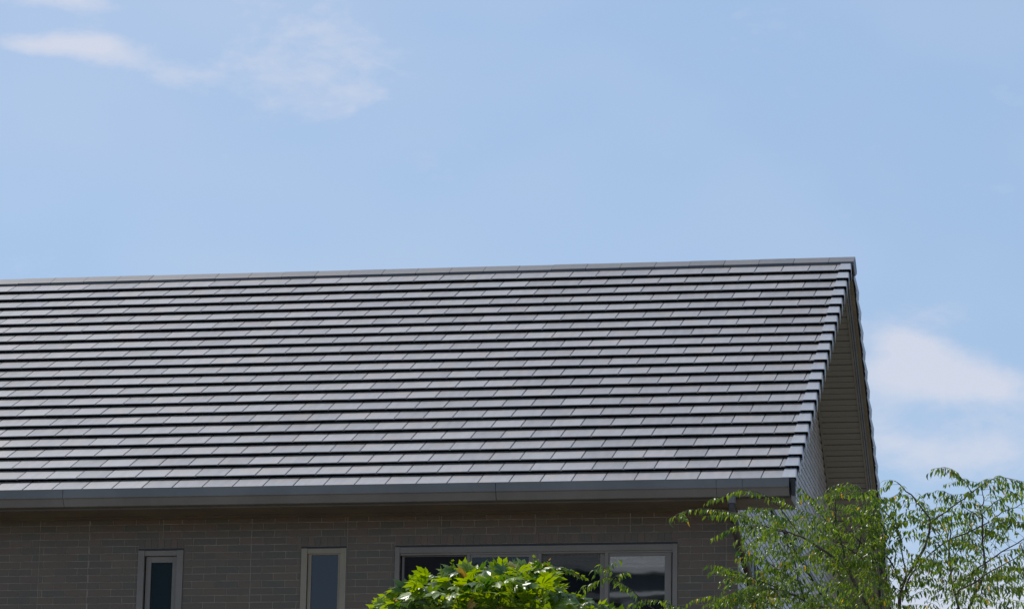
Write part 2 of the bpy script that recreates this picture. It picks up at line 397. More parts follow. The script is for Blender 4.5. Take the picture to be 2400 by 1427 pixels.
def px_of(p):
    v = p-EYE; z = v.dot(_F); return 1200+F_PX*v.dot(_R)/z, 713.5-F_PX*v.dot(_U)/z
def seen(p, m=8):
    x, y = px_of(p); return -m < x < 2400+m and -m < y < 1427+m
def tile_shape(mb, a, b, z0, z1, y=FY, jt=JT):
    h = jt/2; ch = .0012
    x0, x1, c0, c1 = a+h, b-h, z0+h, z1-h
    y += rnd.uniform(-.0004, .0004)
    mb.add([(x0, y+.006, c0), (x1, y+.006, c0), (x1, y+.006, c1), (x0, y+.006, c1),
            (x0+ch, y, c0+ch), (x1-ch, y, c0+ch), (x1-ch, y, c1-ch), (x0+ch, y, c1-ch)],
           [(4, 5, 6, 7), (0, 1, 5, 4), (1, 2, 6, 5), (2, 3, 7, 6), (3, 0, 4, 7)])
vis = [p for p in pieces if seen(Vector(((p[0]+p[1])/2, FY, (p[2]+p[3])/2)), 25) and not p[4]]
vis.sort(key=lambda p: -(p[1]-p[0])*(p[3]-p[2]))
singles = set(vis[:298]); rest = MB(); cache = {}
for p in pieces:
    if p in singles:
        key = (round(p[1]-p[0], 4), round(p[3]-p[2], 4))
        if key not in cache:
            mb = MB(); tile_shape(mb, -key[0]/2, key[0]/2, -key[1]/2, key[1]/2, 0); cache[key] = mb.mesh('wall_tile', M['wtile'], fix=False)
        link('wall_tile', cache[key], front_wall, ((p[0]+p[1])/2, FY+rnd.uniform(-.0005, .0005), (p[2]+p[3])/2))
    elif not p[4]: tile_shape(rest, *p[:4])
rest.build('wall_tile_field', M['wtile'], front_wall, fix=False, kind='stuff')
cache = {}
for p in pieces:
    if p[4]:
        key = (round(p[1]-p[0], 4), round(p[3]-p[2], 4))
        if key not in cache:
            mb = MB(); tile_shape(mb, -key[0]/2, key[0]/2, -key[1]/2, key[1]/2, 0, .002); cache[key] = mb.mesh('soldier_tile', M['wtile'], fix=False)
        link('soldier_tile', cache[key], front_wall, ((p[0]+p[1])/2, FY, (p[2]+p[3])/2))
for x in PAN[:12]:
    mb = MB()
    for z0, z1 in ((5.0, 7.948),):
        if any(a < x < b for a, b, *_ in WINS): z0 = SOLD-.09
        mb.box(x-.0022, x+.0022, FY+.0008, FY+.0035, z0, z1)
    mb.build('sealant_joint', M['sealant'], front_wall)

# wall tiles of the gable wall (seen at a grazing angle through the tree)
GWIN = (35.42, 36.95, 6.4, 7.66)
gt = MB()
for r in range(-38, 80):
    z0, z1 = ROW0 + r*CH, ROW0 + (r+1)*CH
    if abs((z0+z1)/2-8.50) < .045: continue
    lim = 0
    half = (zt(RIDGE_Y)-z1)/math.tan(PH)
    if half < .08: break
    y0, y1 = max(FY, RIDGE_Y-half), min(WALL_BACK, RIDGE_Y+half)
    y = FY + (0 if r % 2 else CL/2) - CL
    while y < y1:
        a, b = max(y, y0), min(y+CL, y1); y += CL
        if b-a < .02: continue
        if z1 > GWIN[2] and z0 < GWIN[3]:
            if a < GWIN[1] and b > GWIN[0]:
                if a < GWIN[0]: b = GWIN[0]
                elif b > GWIN[1]: a = GWIN[1]
                else: continue
                if b-a < .02: continue
        h = .0012; hz_ = .0060; ch = .001
        x0 = GX+rnd.uniform(-.0003, .0003)
        gt.add([(x0-.016, a+h, z0+hz_), (x0-.016, b-h, z0+hz_), (x0-.016, b-h, z1-hz_), (x0-.016, a+h, z1-hz_),
                (x0, a+h+ch, z0+hz_+ch), (x0, b-h-ch, z0+hz_+ch), (x0, b-h-ch, z1-hz_-ch), (x0, a+h+ch, z1-hz_-ch)],
               [(4, 5, 6, 7), (0, 1, 5, 4), (1, 2, 6, 5), (2, 3, 7, 6), (3, 0, 4, 7)])
M['gtile'] = material('gable_tile_glazed', (.27, .245, .23), .38, .6, var=.12, vscale=3, rvar=.05)
gt.build('gable_tile_field', M['gtile'], gable_wall, fix=False, kind='stuff')
mb = MB(); mb.box(GX-.003, GX+.010, 35.12, WALL_BACK-.5, 8.47, 8.495); mb.box(GX-.003, GX+.018, 35.12, WALL_BACK-.5, 8.497, 8.53, 1)
mb.build('belt_course', [M['pipe'], M['rake_light']], gable_wall)

# ------------------------------------------------------------------ windows
ZB = 6.42
def bars(mb, rects, y0, y1, mi=0):
    for x0, x1, z0, z1 in rects: mb.box(x0, x1, y0, y1, z0, z1, mi)
def window(label, W, casing, head, mat):
    """frame mesh with sub-parts added by the caller"""
    a, b, c, d = W
    mb = MB()
    bars(mb, [(a+.002, a+casing, ZB, d-.022), (b-casing, b-.002, ZB, d-.022)], FY-.012, FY+.075)
    mb.box(a+casing+.001, b-casing-.001, FY-.006, FY+.075, d-head-.022, d-.024)          # head
    mb.box(a+casing+.001, b-casing-.001, FY-.004, FY+.07, ZB, ZB+.05)
    mb.box(a+.002, b-.002, FY+.004, FY+.09, d-.0215, d-.001, 1)                            # black strip put in as the shadow above the head
    mb.box(a+.002, b-.002, FY-.016, FY+.002, ZB-.03, ZB-.002)
    mb.box(a-.004, b+.004, FY+.10, FY+.12, ZB-.02, d-.002, 1)                             # closes the opening behind
    return mb.build('window', [mat, M['gutter_dark']], house, label=label)
def sash(parent, x0, x1, z1, gx0, gx1, gz1, y, mat, glass, th=.022):
    mb = MB(); bars(mb, [(x0, gx0, ZB+.051, z1), (gx1, x1, ZB+.051, z1)], y, y+th); bars(mb, [(gx0+.0005, gx1-.0005, gz1, z1-.0005), (gx0+.0005, gx1-.0005, ZB+.052, ZB+.11)], y+.001, y+th)
    mb.build('sash', mat, parent)
    mb = MB(); mb.box(gx0-.004, gx1+.004, y+.013, y+.018, ZB+.08, gz1+.004); mb.build('pane', glass, parent)

wa = window('narrow window with dark teal glass', WINS[0], .066, .052, M['frame'])
sash(wa, -9.845, -9.540, 7.567, -9.795, -9.580, 7.508, FY+.020, M['frame'], M['glass_film'])
wb = window('narrow window with blue grey glass', WINS[1], .060, .050, M['frame_light'])
sash(wb, -8.222, -7.902, 7.580, -8.189, -7.924, 7.561, FY+.012, M['frame_light'], M['glass_grey'])
wc = window('wide four light sliding window', WINS[2], .048, .058, M['frame'])
mb = MB()
mb.box(-7.312, -4.662, FY+.006, FY+.05, 7.545, 7.564)                                 # track rail
for x0, x1 in ((-6.655, -6.625), (-5.960, -5.928), (-5.313, -5.279)): mb.box(x0, x1, FY+.001, FY+.030, ZB+.051, 7.5445)
mb.build('mullion', M['frame'], wc)
sash(wc, -7.296, -6.657, 7.5435, -7.272, -6.664, 7.533, FY+.034, M['frame'], M['glass'])
sash(wc, -6.623, -5.963, 7.5435, -6.606, -6.052, 7.518, FY+.012, M['frame'], M['glass'])
sash(wc, -5.926, -5.315, 7.5435, -5.922, -5.362, 7.538, FY+.034, M['frame'], M['glass'])
sash(wc, -5.277, -4.673, 7.5435, -5.270, -4.737, 7.514, FY+.012, M['frame'], M['glass_bright'])
mb = MB(); mb.box(-7.270, -6.668, FY+.026, FY+.0275, ZB+.06, 7.531); mb.box(-7.270, -7.245, FY+.022, FY+.0255, ZB+.06, 7.531); mb.build('insect_screen', M['screen'], wc)

# gable window (edge on)
mb = MB()
for y0, y1 in ((35.44, 35.50), (35.74, 35.79), (36.20, 36.25), (36.62, 36.66), (36.86, 36.93)): mb.box(GX-.05, GX+.045, y0, y1, 6.42, 7.60)
mb.box(GX-.05, GX+.05, 35.43, 36.94, 7.602, 7.65)
gwn = mb.build('window', M['rake_light'], house, label='window on the gable wall seen edge on')
mb = MB(); mb.box(GX-.03, GX-.025, 35.50, 36.86, 6.42, 7.60); mb.build('pane', M['glass'], gwn)

# ------------------------------------------------------------------ roof
dk = MB()
dn = -.058
L_ = ROWS*G + .12
for f in (fr, bk):
    vs = [f(X_LEFT, .02, dn), f(X_END-.03, .02, dn), f(X_END-.03, L_, dn), f(X_LEFT, L_, dn),
          f(X_LEFT, .02, dn-.02), f(X_END-.03, .02, dn-.02), f(X_END-.03, L_, dn-.02), f(X_LEFT, L_, dn-.02)]
    dk.add(vs, [(0, 1, 2, 3), (7, 6, 5, 4), (0, 4, 5, 1), (1, 5, 6, 2), (2, 6, 7, 3), (3, 7, 4, 0)])
roof = dk.build('roof', M['deck'], house)

def rtile(mb, f, x0, x1, t0, jit=True):
    j = (lambda a: rnd.uniform(-a, a)) if jit else (lambda a: 0)
    n0 = j(.0010); tw = j(.0008); gap = .0056
    # slope profile of one tile: thin nose, recessed underside, long body that tucks beneath the next course
    prof = [(0, -.0085), (0, -.003), (.0035, 0), (.395, -.0440), (.395, -.0505), (.060, -.0125)]
    L = [f(x0+gap, t0+t+j(.0006), n+n0-tw) for t, n in prof]; R = [f(x1-gap, t0+t, n+n0+tw) for t, n in prof]
    n = len(prof)
    vs = L+R; fs = [(i, (i+1) % n, n+(i+1) % n, n+i) for i in range(n)] + [tuple(range(n-1, -1, -1)), tuple(range(n, 2*n))]
    if f is bk: fs = [tuple(reversed(q)) for q in fs]
    mb.add(vs, fs)
    rib = [(.004, -.0090), (.330, -.0458), (.330, -.0495), (.004, -.0130)]
    A_ = [f(x0-.010, t0+t, q) for t, q in rib] + [f(x0+.012, t0+t, q) for t, q in rib]
    fs = [(i, (i+1) % 4, 4+(i+1) % 4, 4+i) for i in range(4)] + [(3, 2, 1, 0), (4, 5, 6, 7)]
    if f is bk: fs = [tuple(reversed(q)) for q in fs]
    mb.add(A_, fs)
# one shared mesh for the alike whole tiles, written about its own lip point
def local(x, t, n): return Vector((x, t*C_ - n*S_, t*S_ + n*C_))
variants = []
for i in range(5):
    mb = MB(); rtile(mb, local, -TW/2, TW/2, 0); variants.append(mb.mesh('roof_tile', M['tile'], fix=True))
XV = OX + .042                                   # where the verge pieces begin
cells = []
for r in range(ROWS):
    x = OX + (0 if r % 2 else -.15)
    cells.append((r, x, XV+.016))
    while x > X_LEFT: cells.append((r, x-TW, x)); x -= TW
full = [c for c in cells if c[2]-c[1] > TW-.01 and seen(fr((c[1]+c[2])/2, c[0]*G+.15, 0), 40)]
full.sort(key=lambda c: (c[0], -c[1])); single = set(full[:298]); rest = MB()
for c in cells:
    r, x0, x1 = c
    if c in single:
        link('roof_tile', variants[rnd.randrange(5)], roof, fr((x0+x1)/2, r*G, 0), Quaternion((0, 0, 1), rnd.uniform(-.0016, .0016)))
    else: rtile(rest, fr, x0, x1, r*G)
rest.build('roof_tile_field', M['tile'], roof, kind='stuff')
bt = MB()
for r in range(ROWS):
    x = OX + (0 if r % 2 else -.15); rtile(bt, bk, x, XV+.016, r*G)
    while x > X_LEFT: rtile(bt, bk, x-TW, x, r*G, False); x -= TW
bt.build('rear_roof_tile_field', M['tile'], roof, kind='stuff')

# verge tiles: an L shaped shell with a rounded shoulder, its front rim proud of the piece below
def verge_profile(o, dn=0.0):
    """outer profile (x, n) of the shell; o = how far its side stands out, dn = drop of the top plate"""
    xo = X_END - .019 + o; top = .0055 + dn; rr = .016
    pts = [(XV, top-.0075), (XV+.0015, top-.001), (XV+.003, top)]
    for k in range(6):
        a = math.pi/2*(1-k/5.0); pts.append((xo-rr+rr*math.cos(a), top-rr+rr*math.sin(a)))
    pts.append((xo, -.135)); return pts
def verge_mesh(f, sgn):
    mb = MB(); LL = G+.035; th = .0045
    def inner(P):
        Q = []; m = len(P)
        for i, (x, n) in enumerate(P):
            if i == 0: Q.append((x+th, n))
            elif i < 3: Q.append((x+th*(.9 if i == 1 else 1), n-th))
            elif i == m-1: Q.append((x-th, n))
            else:
                a = math.pi/2*(1-(i-3)/5.0); Q.append((x-th*math.cos(a), n-th*math.sin(a)))
        return Q
    A = verge_profile(.023); B = verge_profile(-.004, -.034)
    n = len(A); Ai, Bi = inner(A), inner(B)
    vs = [f(x, 0, q) for x, q in A] + [f(x, LL, q) for x, q in B] + [f(x, .0, q) for x, q in Ai] + [f(x, LL, q) for x, q in Bi]
    fs = []
    for i in range(n-1):
        fs.append((i, i+1, n+i+1, n+i)); fs.append((2*n+i+1, 2*n+i, 3*n+i, 3*n+i+1)); fs.append((i+1, i, 2*n+i, 2*n+i+1)); fs.append((n+i, n+i+1, 3*n+i+1, 3*n+i))
    fs += [(0, n, 3*n, 2*n), (n-1, 3*n-1, 4*n-1, 2*n-1)]
    mb.add(vs, fs)
    for t, q in ((.12, -.0095), (.27, -.0245)):
        c = f(XV+.05, t, q); ux, ut, un = Vector((1, 0, 0)), (f(0, 1, 0)-f(0, 0, 0)), (f(0, 0, 1)-f(0, 0, 0))
        ring = [c + (ux*math.cos(a)+ut*math.sin(a))*.0045 for a in [k*math.pi/3 for k in range(6)]]
        mb.add(ring+[p+un*.004 for p in ring], [(6, 7, 8, 9, 10, 11)]+[(k, (k+1) % 6, 6+(k+1) % 6, 6+k) for k in range(6)], 1)
    return mb.mesh('verge_tile', [M['verge'], M['gutter_dark']])
def local_b(x, t, n): p = local(x, t, n); return Vector((x, -p.y, p.z))
vm = verge_mesh(local, 1); vmb = verge_mesh(local_b, -1)
for me in (vm, vmb):
    for v in me.vertices: v.co.x -= XV
for r in range(ROWS):
    link('verge_tile', vm, roof, fr(XV, r*G, 0)); link('verge_tile', vmb, roof, bk(XV, r*G, 0))
mb = MB()
for f in (fr, bk):
    mb.prism([(XV+.006, -.040), (X_END-.036, -.046), (X_END-.031, -.052), (X_END-.031, -.128), (XV+.006, -.128)], (lambda x, n, t, f=f: f(x, t, n)), .01, L_-.02)
mb.build('verge_batten', M['deck'], roof)

# ridge
RZ = RIDGE_Z
def ridge_local(mb, x0, x1, mi=0, lift=0.0):
    out = [(-.216, -.172), (-.214, -.131), (-.208, -.124), (-.014, -.026), (0, -.022), (.014, -.026), (.208, -.124), (.214, -.131), (.216, -.172)]
    inn = [(.200, -.172), (.197, -.143), (0, -.044), (-.197, -.143), (-.200, -.172)]
    P = [(y, z+lift) for y, z in out+inn]
    mb.prism(P, lambda y, z, x: Vector((x, y, z)), x0, x1, mi)
RW = .395
mb = MB(); ridge_local(mb, -RW+.004, -.0005); 
ridge_mesh = mb.mesh('ridge_tile', M['ridge'])
x = X_END-.283
mb = MB(); ridge_local(mb, -.283+.003, .004)
mb.prism([(-.213, -.172), (-.211, -.132), (0, -.028), (.211, -.132), (.213, -.172), (.05, -.235), (-.05, -.235)], lambda y, z, x: Vector((x, y, z)), -.012, .0035)
link('ridge_tile', mb.mesh('ridge_end_tile', M['ridge']), roof, (X_END, RIDGE_Y, RZ-.005))
while x > X_LEFT:
    link('ridge_tile', ridge_mesh, roof, (x, RIDGE_Y+rnd.uniform(-.001, .001), RZ-.005+rnd.uniform(-.0018, .0018))); x -= RW
mb = MB(); mb.prism([(-.195, -.27), (-.195, -.165), (0, -.066), (.195, -.165), (.195, -.27)], lambda y, z, x: Vector((x, RIDGE_Y+y, RZ+z)), X_LEFT, X_END-.03); mb.build('ridge_bedding', M['deck'], roof)

# rake boards, trims and perforated soffit panels under both overhangs
SN = -.215
def rake(f, name_suffix):
    T0, T1 = .42, ROWS*G+.11
    def pr(x0, x1, n0, n1, mi): 
        mbx.prism([(x0, n0), (x1, n0), (x1, n1), (x0, n1)], (lambda x, n, t: f(x, t, n)), T0, T1, mi)
    mbx = MB(); pr(-3.500, -3.462, -.150, -.075, 0); pr(-3.4995, -3.470, -.170, -.1505, 0)
    pr(-3.516, -3.5005, -.196, -.080, 1); pr(-3.5225, -3.5165, -.185, -.08, 2); pr(-3.540, -3.523, -.205, -.08, 1); pr(-3.5445, -3.5405, -.200, -.08, 2)
    pr(-3.566, -3.545, -.222, -.08, 3)
    b = mbx.build('rake_board', [M['rake_brown'], M['rake_light'], M['gutter_dark'], M['soffit_olive']], house)
    return b
rake(fr, 'front'); rake(bk, 'rear')
def soffit(f, sg):
    mb = MB(); mb.prism([(GX-.02, SN+.012), (-3.5665, SN+.012), (-3.5665, SN+.03), (GX-.02, SN+.03)], (lambda x, n, t: f(x, t, n)), .42, ROWS*G+.11)
    mb.prism([(GX+.001, SN-.012), (GX+.026, SN-.012), (GX+.026, SN+.0115), (GX+.001, SN+.0115)], (lambda x, n, t: f(x, t, n)), .75, ROWS*G+.0, 1)
    par = mb.build('rake_soffit', [M['deck'], M['soffit_olive']], house)
    P = .200; k = 0
    loc = local if f is fr else local_b
    for i in range(38):
        t0 = .46 + i*P*1.0
        if t0+P > ROWS*G+.05: break
        if i == 0:
            pm = MB()
            # each panel: two raised perforated pans between folded ribs
            for a, b, n in ((0.002, .084, 0.0), (.0845, .096, .004), (.0965, .182, 0.0), (.1825, .196, .007)):
                pm.prism([(GX+.027, n), (-3.567, n), (-3.567, n+.004), (GX+.027, n+.004)], (lambda x, q, t: loc(x, t, q)), a, b)
            pmesh = pm.mesh('soffit_panel', M['perf'])
        link('soffit_panel', pmesh, par, f(0, t0, SN+.001)-Vector((0, 0, 0)))
soffit(fr, 1); soffit(bk, -1)

# eaves: fascia box, soffit, gutter
XE = X_END - .05
mb = MB(); mb.box(X_LEFT, XE, 34.085, 34.11, 7.952, 8.085); mb.build('fascia_board', M['fascia'], house)
mb = MB(); mb.box(X_LEFT, XE-.0005, 34.082, FY-.001, 7.938, 7.9515); mb.box(X_LEFT, GX-.001, 34.48, FY+.02, 7.925, 7.9375)
mb.prism([(34.1105, 7.952), (34.50, 7.952), (34.50, 8.27), (34.1105, 8.08)], lambda y, z, x: Vector((x, y, z)), XE-.014, XE)
mb.box(GX+.001, XE-.0145, 34.485, 34.50, 7.952, 8.26)
mb.build('eave_soffit', M['soffit'], house)

gp = [(33.972, 8.126), (33.980, 8.126), (33.985, 8.048), (34.004, 8.044), (33.994, 8.034), (34.042, 7.972), (34.078, 7.970), (34.078, 8.11), (34.083, 8.11), (34.083, 7.966), (34.038, 7.966), (33.990, 8.030), (33.9725, 8.040)]
def gsec(x0, x1, name, parent, grow=0.0, mat=None):
    cy, cz = 34.02, 8.04
    P = [(y-(grow if y < 34.03 else 0), z-(grow if z < 8.04 else -grow*.0)) for y, z in gp]
    mb = MB(); mb.prism(P, lambda y, z, x: Vector((x, y, z)), x0, x1); return mb.build(name, mat or M['gutter'], parent)
ge = [X_LEFT, -10.5245, -6.2735, -4.170, -3.924, -3.492]
gut = None
gut = gsec(X_LEFT, -10.527, 'gutter', house)
gsec(-10.5215, -6.2755, 'gutter_section', gut); gsec(-6.2690, -4.1715, 'gutter_section', gut)
gsec(-4.1675, -3.926, 'outlet_connector', gut, .003); gsec(-3.9225, -3.494, 'gutter_section', gut)
mb = MB(); mb.prism([(33.968, 8.128), (33.968, 8.036), (33.990, 8.026), (34.036, 7.962), (34.085, 7.962), (34.085, 8.128)], lambda y, z, x: Vector((x, y, z)), -3.4938, -3.4885)
mb.box(-3.530, -3.4945, 33.9695, 33.9715, 8.043, 8.126)
mb.build('end_cap', M['gutter'], gut)
# black closure of the verge at the eaves, rounded at its shoulder
mb = MB()
pf = [(-3.560, 8.128), (-3.452, 8.128), (-3.438, 8.122), (-3.430, 8.108), (-3.430, 7.965), (-3.462, 7.960), (-3.466, 8.02), (-3.478, 8.10), (-3.560, 8.112)]
mb.prism(pf, lambda x, z, y: Vector((x, y, z)), 34.035, 34.012)
mb.box(-3.470, -3.434, 34.036, 34.10, 7.972, 8.10)
mb.build('verge_closure', M['gutter_dark'], roof)

# downpipe
mb = MB()
def sq(mb, pts, r): mb.tube(pts, r, 12)
sq(mb, [(-4.030, 34.040, 7.975), (-4.030, 34.040, 7.86), (-4.028, 34.045, 7.80), (-4.015, 34.10, 7.74)], .034)
sq(mb, [(-4.016, 34.095, 7.745), (-3.998, 34.36, 7.60), (-3.972, 34.85, 7.40), (-3.966, 34.98, 7.33)], .040)
sq(mb, [(-3.967, 34.965, 7.345), (-3.966, 35.0, 7.27), (-3.966, 35.01, 7.20), (-3.966, 35.01, .1)], .030)
for p in mb.v: pass
pipe = mb.build('downpipe', M['pipe'], house, smooth=True)
mb = MB(); mb.box(GX+.001, -3.934, 34.965, 35.05, 7.185, 7.215); mb.box(GX+.001, -3.934, 34.965, 35.05, 5.4, 5.43); mb.build('pipe_bracket', M['gutter_dark'], pipe)
mb = MB(); mb.tube([(-4.030, 34.040, 7.976), (-4.030, 34.040, 7.90)], .040, 12); mb.build('outlet_collar', M['gutter'], pipe)

# ------------------------------------------------------------------ foliage
def leaf_lance(L, W, droop, fold):
    """slender pointed leaf: base at origin, grows along +X and bends down to -Z; folded along its midrib"""
    vs, fs = [], []; n = 5
    x, z, a = 0.0, 0.0, .35
    ws = [.08, .75, 1.0, .78, .40, .02]
    for i in range(n+1):
        w_ = W*ws[i]/2
        vs += [(x, -w_, z+w_*fold), (x, 0, z), (x, w_, z+w_*fold)]
        a -= droop/n; x += L/n*math.cos(a); z += L/n*math.sin(a)
    for i in range(n):
        b = 3*i; fs += [(b, b+1, b+4, b+3), (b+1, b+2, b+5, b+4)]
    return vs, fs
def leaf_lobed(L, lobes, seed, curl):
    """palmate leaf: 7 toothed lobes round the stalk end, centre a little raised, tips drooping"""
    r = random.Random(seed); pts = []
    angs = [math.radians(q) for q in ((-115, -72, -34, 0, 34, 72, 115) if lobes == 7 else (-85, -42, 0, 42, 85))]
    lens = [.45, .72, .92, 1.0, .92, .72, .45] if lobes == 7 else [.5, .82, 1, .82, .5]
    out = []
    for i, a in enumerate(angs):
        l = L*lens[i]*r.uniform(.88, 1.08); hw = .29*l if lobes == 7 else .32*l
        d = Vector((math.cos(a), math.sin(a))); s = Vector((-d.y, d.x))
        for k, wv in ((.36, -.62), (.52, -.95), (.62, -.70), (.72, -.74), (.82, -.36), (1.0, 0), (.82, .36), (.72, .74), (.62, .70), (.52, .95), (.36, .62)):
            out.append(d*(l*k) + s*(hw*wv*.8))
        if i < len(angs)-1:
            m = (a+angs[i+1])/2; out.append(Vector((math.cos(m), math.sin(m)))*L*.28)
    out.append(Vector((-.06*L, .0)))
    vs = [(0, 0, 0)]; 
    def z(p, k=1.0):
        q = p.length/L; th = math.atan2(p.y, p.x)
        return (-curl*q*q + .045*math.cos(th*7)*q)*L
    for p in out: m = p*.5; vs.append((m.x, m.y, z(m)))
    for p in out: vs.append((p.x, p.y, z(p)))
    n = len(out); fs = [(0, 1+i, 1+(i+1) % n) for i in range(n)] + [(1+i, 1+n+i, 1+n+(i+1) % n, 1+(i+1) % n) for i in range(n)]
    return vs, fs
def frame_q(d, up):
    d = d.normalized(); y = up.cross(d)
    if y.length < 1e-4: y = Vector((0, 1, 0))
    y.normalize(); z = d.cross(y); return Matrix((d, y, z)).transposed().to_quaternion()

class Leaves:
    """collects leaf placements; the 300 that show largest become parts, the rest one joined part"""
    def __init__(s, shapes, mat, name='leaf'):
        s.shapes = shapes; s.mat = mat; s.name = name; s.items = []
    def put(s, p, q, sc, v): s.items.append((Vector(p), q, sc, v))
    def finish(s, parent, field, n=298):
        vis = [it for it in s.items if seen(it[0], 0)]
        vis.sort(key=lambda it: -it[2]/ (it[0].y**1.5)); top = set(id(i) for i in vis[:n])
        ms = []
        for vs, fs in s.shapes:
            mb = MB(); mb.add(vs, fs); ms.append(mb.mesh(s.name, s.mat, fix=False, smooth=True))
        rest = MB()
        for it in s.items:
            p, q, sc, v = it
            if id(it) in top:
                o = link(s.name, ms[v], parent, p, q); o.scale = (sc,)*3
            else:
                vs, fs = s.shapes[v]; rest.add([p + q @ (Vector(c)*sc) for c in vs], fs)
        if rest.v: rest.build(field, s.mat, parent, fix=False, smooth=True, kind='stuff')

def smooth_path(P, n=4):
    P = [Vector(p) for p in P]; out = []
    for i in range(len(P)-1):
        p0, p1, p2, p3 = P[max(i-1, 0)], P[i], P[i+1], P[min(i+2, len(P)-1)]
        for k in range(n):
            t = k/n; out.append(.5*((2*p1)+(p2-p0)*t+(2*p0-5*p1+4*p2-p3)*t*t+(3*p1-p0-3*p2+p3)*t**3))
    return out+[P[-1]]

# ---- the tree with drooping leaves, at the right in front of the gable
R2 = random.Random(21)
TY = 21.0
tree = thing('leafy_tree', 'airy tree with thin drooping leaves on dark branches beside the gable end', 'tree', at(2150, 1427, TY)*1.0)
base = at(2120, 1427, TY); tree.location = (base.x, TY, 0); BASE[tree.name] = Matrix.Translation((base.x, TY, 0))
fork = Vector((base.x+.02, TY, 3.2))
LIMBS = [ # photograph pixels, start and end depth offset (m), radius at the base (mm)
 ([(2108,1427),(2110,1389),(2125,1350),(2167,1282),(2181,1223),(2164,1194),(2133,1158),(2101,1129)], -.1, -.35, 9, 1),
 ([(2123,1385),(2133,1350),(2172,1306),(2220,1267),(2303,1231),(2342,1206),(2381,1187),(2420,1172)], 0, .3, 6, 0),
 ([(2186,1219),(2230,1189),(2269,1160),(2305,1133),(2332,1119),(2364,1121),(2395,1135)], -.3, -.5, 4, 0),
 ([(2276,1155),(2262,1128),(2242,1107),(2220,1096),(2185,1098)], -.42, -.5, 3, 0),
 ([(2249,1427),(2235,1379),(2225,1323),(2226,1250),(2232,1202)], .2, .3, 7, 1),
 ([(2270,1427),(2286,1391),(2308,1335),(2305,1275),(2302,1216),(2298,1192),(2305,1175),(2301,1143)], .1, 0, 7, 1),
 ([(2302,1204),(2330,1177),(2366,1160),(2392,1153),(2410,1166)], 0, .1, 3, 0),
 ([(2235,1379),(2279,1340),(2332,1304),(2400,1262),(2440,1240)], .1, .3, 6, 0),
 ([(2240,1390),(2300,1352),(2360,1318),(2430,1275)], -.2, -.4, 5, 0),
 ([(2111,1380),(2091,1318),(2055,1282),(2020,1262)], 0, .2, 6, 0),
 ([(2050,1445),(2040,1427),(1997,1352),(1985,1325),(1937,1295),(1893,1265),(1855,1249),(1815,1236)], -.2, -.6, 10, 1),
 ([(1987,1329),(1978,1292),(1960,1237),(1958,1192),(1956,1160)], -.3, -.4, 5, 0),
 ([(2066,1445),(2064,1400),(2064,1324),(2033,1315),(1997,1290),(1960,1262)], 0, -.1, 8, 1),
 ([(2063,1324),(2010,1265),(1987,1242),(1950,1222),(1910,1214)], .1, .2, 5, 0),
 ([(1990,1440),(1940,1425),(1890,1410),(1857,1392),(1823,1382),(1780,1372)], .2, .1, 7, 1),
 ([(1885,1405),(1871,1358),(1863,1318),(1851,1283),(1841,1260),(1835,1215),(1830,1185)], .1, 0, 5, 0),
 ([(1850,1250),(1790,1231),(1740,1206),(1690,1197),(1640,1192),(1600,1200),(1572,1216)], -.55, -.8, 3.5, 0),
 ([(1880,1262),(1840,1205),(1800,1165),(1775,1152),(1730,1149),(1682,1166)], -.4, -.5, 3, 0),
 ([(1900,1380),(1840,1345),(1800,1318),(1766,1300),(1730,1290)], .3, .3, 4, 0),
 ([(1870,1400),(1810,1372),(1760,1352),(1722,1342),(1700,1345)], .1, 0, 4, 0),
 ([(1960,1260),(1920,1195),(1900,1165),(1870,1155)], -.1, -.2, 3, 0),
 ([(2010,1330),(2020,1240),(2030,1180),(2010,1140),(1985,1130)], .1, .3, 4, 0),
 ([(2064,1324),(2075,1260),(2050,1180),(2020,1150),(1975,1155)], .1, .2, 4, 0),
 ([(2125,1350),(2110,1280),(2095,1220),(2070,1190),(2110,1150)], .1, 0, 4, 0),
 ([(2226,1300),(2200,1250),(2160,1220),(2120,1222),(2090,1235)], .2, .3, 3.5, 0),
 ([(2303,1262),(2340,1230),(2370,1222),(2410,1228)], .1, 0, 3, 0),
 ([(2303,1216),(2265,1190),(2240,1165),(2205,1150),(2168,1158)], .05, -.1, 2.5, 0),
 ([(1560,1500),(1540,1440),(1500,1400),(1462,1370),(1428,1352),(1400,1360),(1378,1372)], -1.2, -1.3, 3, 0),
 ([(1650,1520),(1600,1440),(1560,1412),(1520,1405),(1480,1420)], -1.0, -1.1, 3, 0),
 ([(1462,1370),(1440,1345),(1412,1330),(1392,1345)], -1.25, -1.3, 1.5, 0),
 ([(1680,1500),(1640,1440),(1600,1422),(1565,1418)], -.8, -1.0, 3, 0),
 ([(1830,1427),(1790,1410),(1750,1395),(1716,1400)], 0, -.1, 3.5, 0),
]
lv = Leaves([leaf_lance(1, .26, .9, .35), leaf_lance(1, .30, 1.5, .3), leaf_lance(1, .22, .5, .45), leaf_lance(1, .28, 2.0, .25)], M['leaf_tree'])
